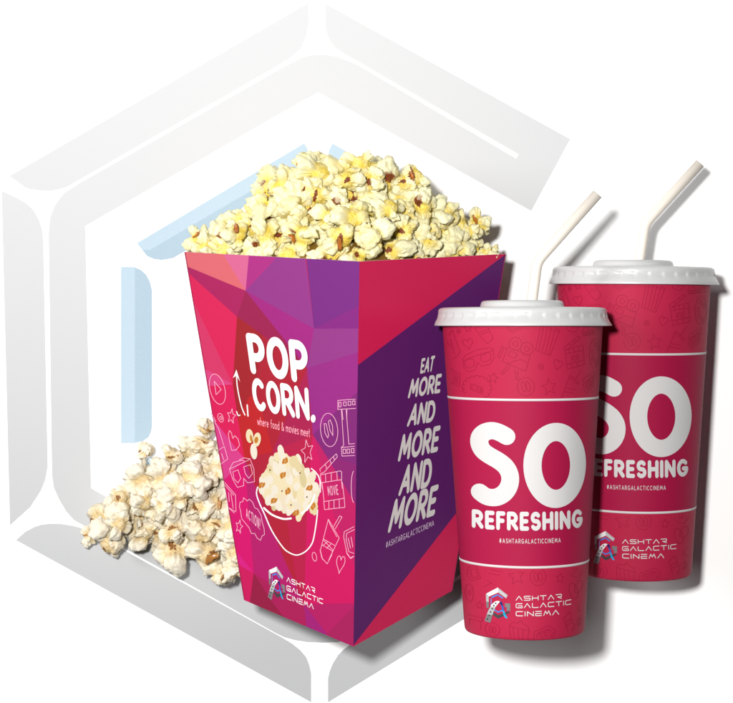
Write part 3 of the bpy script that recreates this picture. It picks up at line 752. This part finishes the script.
m_pw = pop_mat('plain_popcorn', [.71, .66, .54], [.60, .45, .22], [.30, .13, .025], [.10, .03, .01])
def hull_mat(name, a_, b2):
    m, nt, b = new_mat(name)
    tc = nt.nodes.new('ShaderNodeTexCoord'); nz = nt.nodes.new('ShaderNodeTexNoise'); nz.inputs['Scale'].default_value = 500
    nt.links.new(tc.outputs['Object'], nz.inputs['Vector'])
    mx = nt.nodes.new('ShaderNodeMix'); mx.data_type = 'RGBA'; mx.inputs[6].default_value = a_ + [1]; mx.inputs[7].default_value = b2 + [1]
    nt.links.new(nz.outputs['Fac'], mx.inputs[0]); nt.links.new(mx.outputs[2], b.inputs['Base Color'])
    b.inputs['Roughness'].default_value = .25
    return m
m_hy = hull_mat('amber_hull', [.55, .20, .02], [.16, .02, .01]); m_hw = hull_mat('brown_hull', [.45, .22, .05], [.22, .08, .02])

bm = bmesh.new(); bmesh.ops.create_icosphere(bm, subdivisions=5, radius=1)
ICO = [v.co.normalized() for v in bm.verts]; ICOF = [[v.index for v in f_.verts] for f_ in bm.faces]; bm.free()
bm = bmesh.new(); bmesh.ops.create_icosphere(bm, subdivisions=2, radius=1)
SM = [v.co.normalized() for v in bm.verts]; SMF = [[v.index for v in f_.verts] for f_ in bm.faces]; bm.free()
def rdir(r):
    while True:
        v = Vector((r.uniform(-1, 1), r.uniform(-1, 1), r.uniform(-1, 1)))
        if .1 < v.length < 1: return v.normalized()
def flake_mesh(seed, m_):
    r = random.Random(seed)
    hull = rdir(r); stain = r.random() < .8
    ax1 = hull.orthogonal().normalized(); ax2 = hull.cross(ax1); sw1, sw2 = r.uniform(.35, .8), r.uniform(.2, .45)
    lobes = [(Vector((0, 0, 0)), .42, hull, .9)]
    dirs = []
    nl = r.choice([3, 4, 4, 5, 5])
    tries = 0
    while len(dirs) < nl and tries < 400:
        tries += 1
        d = rdir(r)
        if d.dot(hull) > .6 or any(d.dot(e) > .4 for e in dirs): continue
        dirs.append(d)
    for d in dirs:
        rad = r.uniform(.24, .44); dist = r.uniform(.34, .62)
        c = d * dist
        fl = (rdir(r) - d * .3).normalized()
        lobes.append((c, rad * 1.1, fl, r.uniform(.5, .85)))
        for k in range(r.choice([6, 8, 10, 12])):        # each lobe breaks up into folded flaps
            e = (rdir(r) * 1.15 + d * .75).normalized()
            lobes.append((c + e * rad * r.uniform(.55, .95), rad * r.uniform(.28, .62), rdir(r), r.uniform(.35, .9)))
    off = Vector((seed * 3.1, seed * 1.7, 0))
    D = []
    for d in ICO:
        D.append((d + noise.noise_vector(d * 1.9 + off) * .24 + noise.noise_vector(d * 5.0 + off) * .12).normalized())
    D = np.array([tuple(v) for v in D])
    best = np.zeros(len(D))
    for c, q, a_, sq in lobes:
        c = np.array(c); a_ = np.array(a_)
        k = 1 / sq - 1
        Dp = (D + np.outer(D @ a_, a_) * k) / q; cp = (c + a_ * (c @ a_) * k) / q
        A_ = (Dp ** 2).sum(1); B_ = Dp @ cp; disc = B_ ** 2 - A_ * (cp @ cp - 1)
        t = np.where(disc > 0, (B_ + np.sqrt(np.maximum(disc, 0))) / A_, 0)
        best = np.maximum(best, t)
    V, tone = [], []
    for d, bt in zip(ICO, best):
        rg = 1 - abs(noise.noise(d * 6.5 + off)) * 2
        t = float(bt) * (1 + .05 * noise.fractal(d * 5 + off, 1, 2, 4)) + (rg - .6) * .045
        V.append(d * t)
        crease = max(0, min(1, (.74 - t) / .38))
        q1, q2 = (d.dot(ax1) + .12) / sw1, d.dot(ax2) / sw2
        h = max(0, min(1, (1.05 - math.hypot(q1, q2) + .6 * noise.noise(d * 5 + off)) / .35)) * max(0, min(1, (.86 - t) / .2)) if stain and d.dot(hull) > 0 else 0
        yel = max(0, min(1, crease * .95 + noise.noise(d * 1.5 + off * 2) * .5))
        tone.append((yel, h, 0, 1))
    me = bpy.data.meshes.new('popped_kernel')
    me.from_pydata([tuple(v * S) for v in V], [], ICOF)
    at = me.color_attributes.new('tone', 'FLOAT_COLOR', 'POINT')
    at.data.foreach_set('color', [x for t in tone for x in t])
    me.polygons.foreach_set('use_smooth', [True] * len(me.polygons))
    me.materials.append(m_); me.update()
    # shard of hull lying in the hollow
    side = hull.orthogonal().normalized(); s3 = hull.cross(side)
    HV = []
    for d in SM:
        v = side * d.x * .30 + s3 * d.y * .11 + hull * (d.z * .035 + .16 * d.x * d.x + .05 * d.y)
        HV.append(hull * .50 + side * .10 + v * (1 + .55 * noise.noise(d * 1.7 + off)))
    hm = bpy.data.meshes.new('hull'); hm.from_pydata([tuple(v * S) for v in HV], [], SMF)
    hm.polygons.foreach_set('use_smooth', [True] * len(hm.polygons)); hm.materials.append(m_hy if m_ is m_py else m_hw); hm.update()
    return me, hm, hull
NV = 14
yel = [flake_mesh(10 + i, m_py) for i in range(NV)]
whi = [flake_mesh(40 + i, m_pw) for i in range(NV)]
def place(variants, pos, size, rnd, label, group, hullp, face=.5):
    me, hm, hull = rnd.choice(variants)
    o = bpy.data.objects.new('popped_kernel', me); COL.objects.link(o)
    q = Matrix.Rotation(rnd.uniform(0, 2 * PI), 4, rdir(rnd))
    if rnd.random() < face:   # hollow side turned out of the heap
        tgt = (Vector((0, -1, .15)) + rdir(rnd) * .55).normalized()
        q = hull.rotation_difference(tgt).to_matrix().to_4x4()
        q = Matrix.Rotation(rnd.uniform(0, 6.28), 4, tgt) @ q
    sc = Vector((rnd.uniform(.85, 1.15), rnd.uniform(.85, 1.15), rnd.uniform(.85, 1.15))) * size
    o.matrix_world = Matrix.Translation(pos * S) @ q @ Matrix.Diagonal(sc.to_4d())
    tag(o, label, 'popcorn', group)
    if rnd.random() < hullp:
        h = bpy.data.objects.new('hull', hm); COL.objects.link(h); h.parent = o
    return o

# heap above the box
outl = [(184, 250), (186, 232), (193, 226), (205, 224), (220, 222), (232, 208), (250, 207), (262, 190), (268, 178), (285, 170), (298, 160), (303, 152), (318, 158), (330, 157), (345, 154), (365, 152), (385, 160), (395, 172), (407, 166), (420, 170), (430, 184), (436, 192), (446, 202), (460, 214), (475, 215), (485, 211), (491, 222), (486, 240), (500, 243), (504, 252)]
def interp(tab, x):
    if x <= tab[0][0]: return tab[0][1]
    for (x0, y0), (x1, y1) in zip(tab, tab[1:]):
        if x <= x1: return y0 + (y1 - y0) * (x - x0) / max(1e-6, x1 - x0)
    return tab[-1][1]
def rim_y(x): return interp([(184.3, 252), (359.5, 261.5), (506, 254)], x)
def rim_d(x): return interp([(184.3, 135), (359.5, 222), (506, 97)], x)
rnd = random.Random(21)
pts = []
tries = 0
polyh = outl + [(506, 254), (359.5, 262), (184, 252)]
R0 = 13.0
def dist_to(poly, x, y):
    best = 1e9
    for i in range(len(poly)):
        (x0, y0), (x1, y1) = poly[i - 1], poly[i]
        dx, dy = x1 - x0, y1 - y0; t = max(0, min(1, ((x - x0) * dx + (y - y0) * dy) / max(1e-9, dx * dx + dy * dy)))
        best = min(best, math.hypot(x - x0 - dx * t, y - y0 - dy * t))
    return best
def fill(poly, spacing, margin, n, rnd, skip_bottom=None):
    out = []
    for _ in range(n):
        x = rnd.uniform(min(p[0] for p in poly), max(p[0] for p in poly)); y = rnd.uniform(min(p[1] for p in poly), max(p[1] for p in poly) + (8 if skip_bottom else 0))
        if skip_bottom:
            yb = skip_bottom(x)
            top = interp(outl, x)
            if not (top + margin - 2 < y < yb + 1): continue
            if x < 184 + margin * .8 or x > 506 - margin * .8: continue
            if min(math.hypot(x - a_, y - b_) for a_, b_ in outl) < margin * .8: continue
        else:
            if not inside((x, y), poly) or dist_to(poly, x, y) < margin: continue
        if all(math.hypot(x - a_, y - b_) > spacing for a_, b_ in out): out.append((x, y))
    return out
HL, HGp = 'yellow buttered popped kernel heaped above the rim of the box', 'popped kernels heaped in the box'
for layer, (sp_, mg, dd_) in enumerate(((21, 13, 0), (17, 14.5, 18), (15, 15, 33), (22, 17, 72))):
    for x, y in fill(polyh, sp_, mg, 9000, rnd, rim_y):
        t = max(0, min(1, (rim_y(x) - y) / max(18, rim_y(x) - interp(outl, x))))
        d = rim_d(x) - 15 - dd_ + (135 - rim_d(x)) * (t ** 1.2) * .75 * (1 if rim_d(x) > 135 else .2)
        d = max(d, 36) + rnd.uniform(-5, 5)
        if rim_d(x) < 125: d = min(d, rim_d(x) - 14)
        d = min(d, rim_d(x) - 17)
        if layer == 3 and t < .25: continue
        sz = rnd.choice([rnd.uniform(18, 22), rnd.uniform(22, 28)]) * (F - d) / F
        if x < 215: sz = min(sz, 16)
        if x > 470: sz = min(sz, 12.5); d = min(d, rim_d(x) - 20)
        low = rim_y(x) - y
        if low < sz * 1.0: d = min(d, rim_d(x) - sz * 1.28 - 2)
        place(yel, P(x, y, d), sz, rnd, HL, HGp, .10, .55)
# kernels named on their own: they stick out of the heap
for x, y, d, sz, lab in ((197, 239, 122, 13.5, 'yellow popped kernel at the far left end of the heap, above the box corner'),
                         (303, 161, 142, 13, 'narrow popped kernel pointing up at the top left of the heap'),
                         (416, 177, 138, 15, 'popped kernel standing up alone on the right shoulder of the heap'),
                         (478, 223, 102, 15, 'round pale popped kernel sticking out at the right end of the heap')):
    place(yel, P(x, y, d), sz, rnd, lab, HGp, 1, .6)
# mass of popcorn below the surface of the heap
V, Fc = [], []
NA, NB = 48, 30
for i in range(NA + 1):
    for j in range(NB + 1):
        a_, c_ = i / NA, j / NB
        q = TFp + (TLp - TFp) * (.035 + .93 * a_) + (TRp - TFp) * (.035 + .93 * c_)
        px_ = HX + q.x * F / (F + q.y)
        hgt = max(0, (rim_y(px_) - interp(outl, px_)) * (F + q.y) / F - 14)
        prof = (max(0, (1 - abs(2 * a_ - 1) ** 2.2) * (1 - abs(2 * c_ - 1) ** 2.2))) ** .6
        z = TFp.z - 26 + (hgt * .68 + 6) * prof + 9 * noise.noise(Vector((a_ * 14, c_ * 14, 3)))
        V.append((q.x, q.y, z))
for i in range(NA):
    for j in range(NB):
        Fc.append((i * (NB + 1) + j, (i + 1) * (NB + 1) + j, (i + 1) * (NB + 1) + j + 1, i * (NB + 1) + j + 1))
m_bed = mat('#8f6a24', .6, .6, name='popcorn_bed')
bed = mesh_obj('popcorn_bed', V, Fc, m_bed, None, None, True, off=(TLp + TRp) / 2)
tag(bed, 'yellow mass of popcorn filling the box below the heaped kernels', 'popcorn', kind='stuff')

# loose pile beside the box
pile = [(78, 519), (88, 510), (104, 499), (105, 484), (118, 483), (129, 480), (129, 466), (141, 463), (152, 462), (156, 450), (167, 443), (169, 427), (184, 431), (195, 434), (198, 417), (210, 415), (222, 440), (240, 500), (250, 560), (250, 586), (232, 583), (222, 588), (211, 585), (206, 569), (195, 560), (188, 567), (168, 567), (155, 560), (141, 554), (131, 554), (113, 557), (98, 548), (88, 546), (80, 541), (84, 530)]
PLl, PG = 'off-white popped kernel in the loose pile left of the box', 'popped kernels in the loose pile'
def pile_d(x, y):
    e = min(40, dist_to(pile[:10] + pile[10:], x, y))
    if x > 200: e = max(e, min(40, (x - 180) * .8))
    return 15 + 1.15 * e
for layer, (sp_, mg, dd_) in enumerate(((19, 11.5, 0), (16, 13, 19), (17, 16, 38))):
    for x, y in fill(pile, sp_, mg, 7000, rnd):
        d = pile_d(x, y) - dd_ + rnd.uniform(-4, 4)
        if d < 13:
            if layer: continue
            d = 14
        place(whi, P(x, y, d), rnd.choice([rnd.uniform(16, 20), rnd.uniform(20, 27)]), rnd, PLl, PG, .12, .55)
for x, y, d, sz, lab in ((146, 451, 24, 10, 'small brownish popped kernel lying loose on the upper left slope of the pile'),
                         (90, 536, 16, 11, 'popped kernel at the far left tip of the loose pile'),
                         (206, 428, 34, 13, 'topmost popped kernel of the loose pile, touching the box edge'),
                         (224, 573, 42, 14.5, 'lowest popped kernel of the loose pile, below the others')):
    place(whi, P(x, y, d), sz, rnd, lab, PG, 1, .7)

# ------------------------------------------------------------------ light and camera
w = bpy.data.worlds.new('World'); SC.world = w; w.use_nodes = True
KEY, SIDE = 12.3, 215
bg = w.node_tree.nodes['Background']; bg.inputs[0].default_value = (.96, .98, 1, 1); bg.inputs[1].default_value = .04
def area(name, loc, tgt, size, power, color, shape='DISK', size_y=None):
    l = bpy.data.lights.new(name, 'AREA'); l.shape = shape; l.size = size; l.energy = power; l.color = color
    if size_y: l.size_y = size_y
    o = bpy.data.objects.new(name, l); COL.objects.link(o); o.location = loc
    o.rotation_euler = (Vector(tgt) - Vector(loc)).to_track_quat('-Z', 'Y').to_euler()
ctr = Vector((0, 0, (ZC - 150) * S))
area('key_lamp', (-150 * S, -F * S, (ZC + 125) * S), P(733, 703, 0) * S, .055, KEY, (1, .99, .97))
area('side_lamp', ctr + Vector((-4.6, -3.4, 1.5)), ctr, 1.0, SIDE, (1, .98, .97), 'RECTANGLE', 2.6)
cam = bpy.data.cameras.new('camera'); co = bpy.data.objects.new('camera', cam); COL.objects.link(co)
co.location = (0, -F * S, ZC * S); co.rotation_euler = (PI / 2, 0, 0)
cam.sensor_width = 36; cam.lens = 36 * F / 733; cam.shift_y = -(351.5 - HY) / 733; cam.clip_start = .05; cam.clip_end = 50
SC.camera = co
SC.view_settings.view_transform = 'Standard'; SC.view_settings.look = 'None'; SC.view_settings.exposure = 0; SC.view_settings.gamma = 1
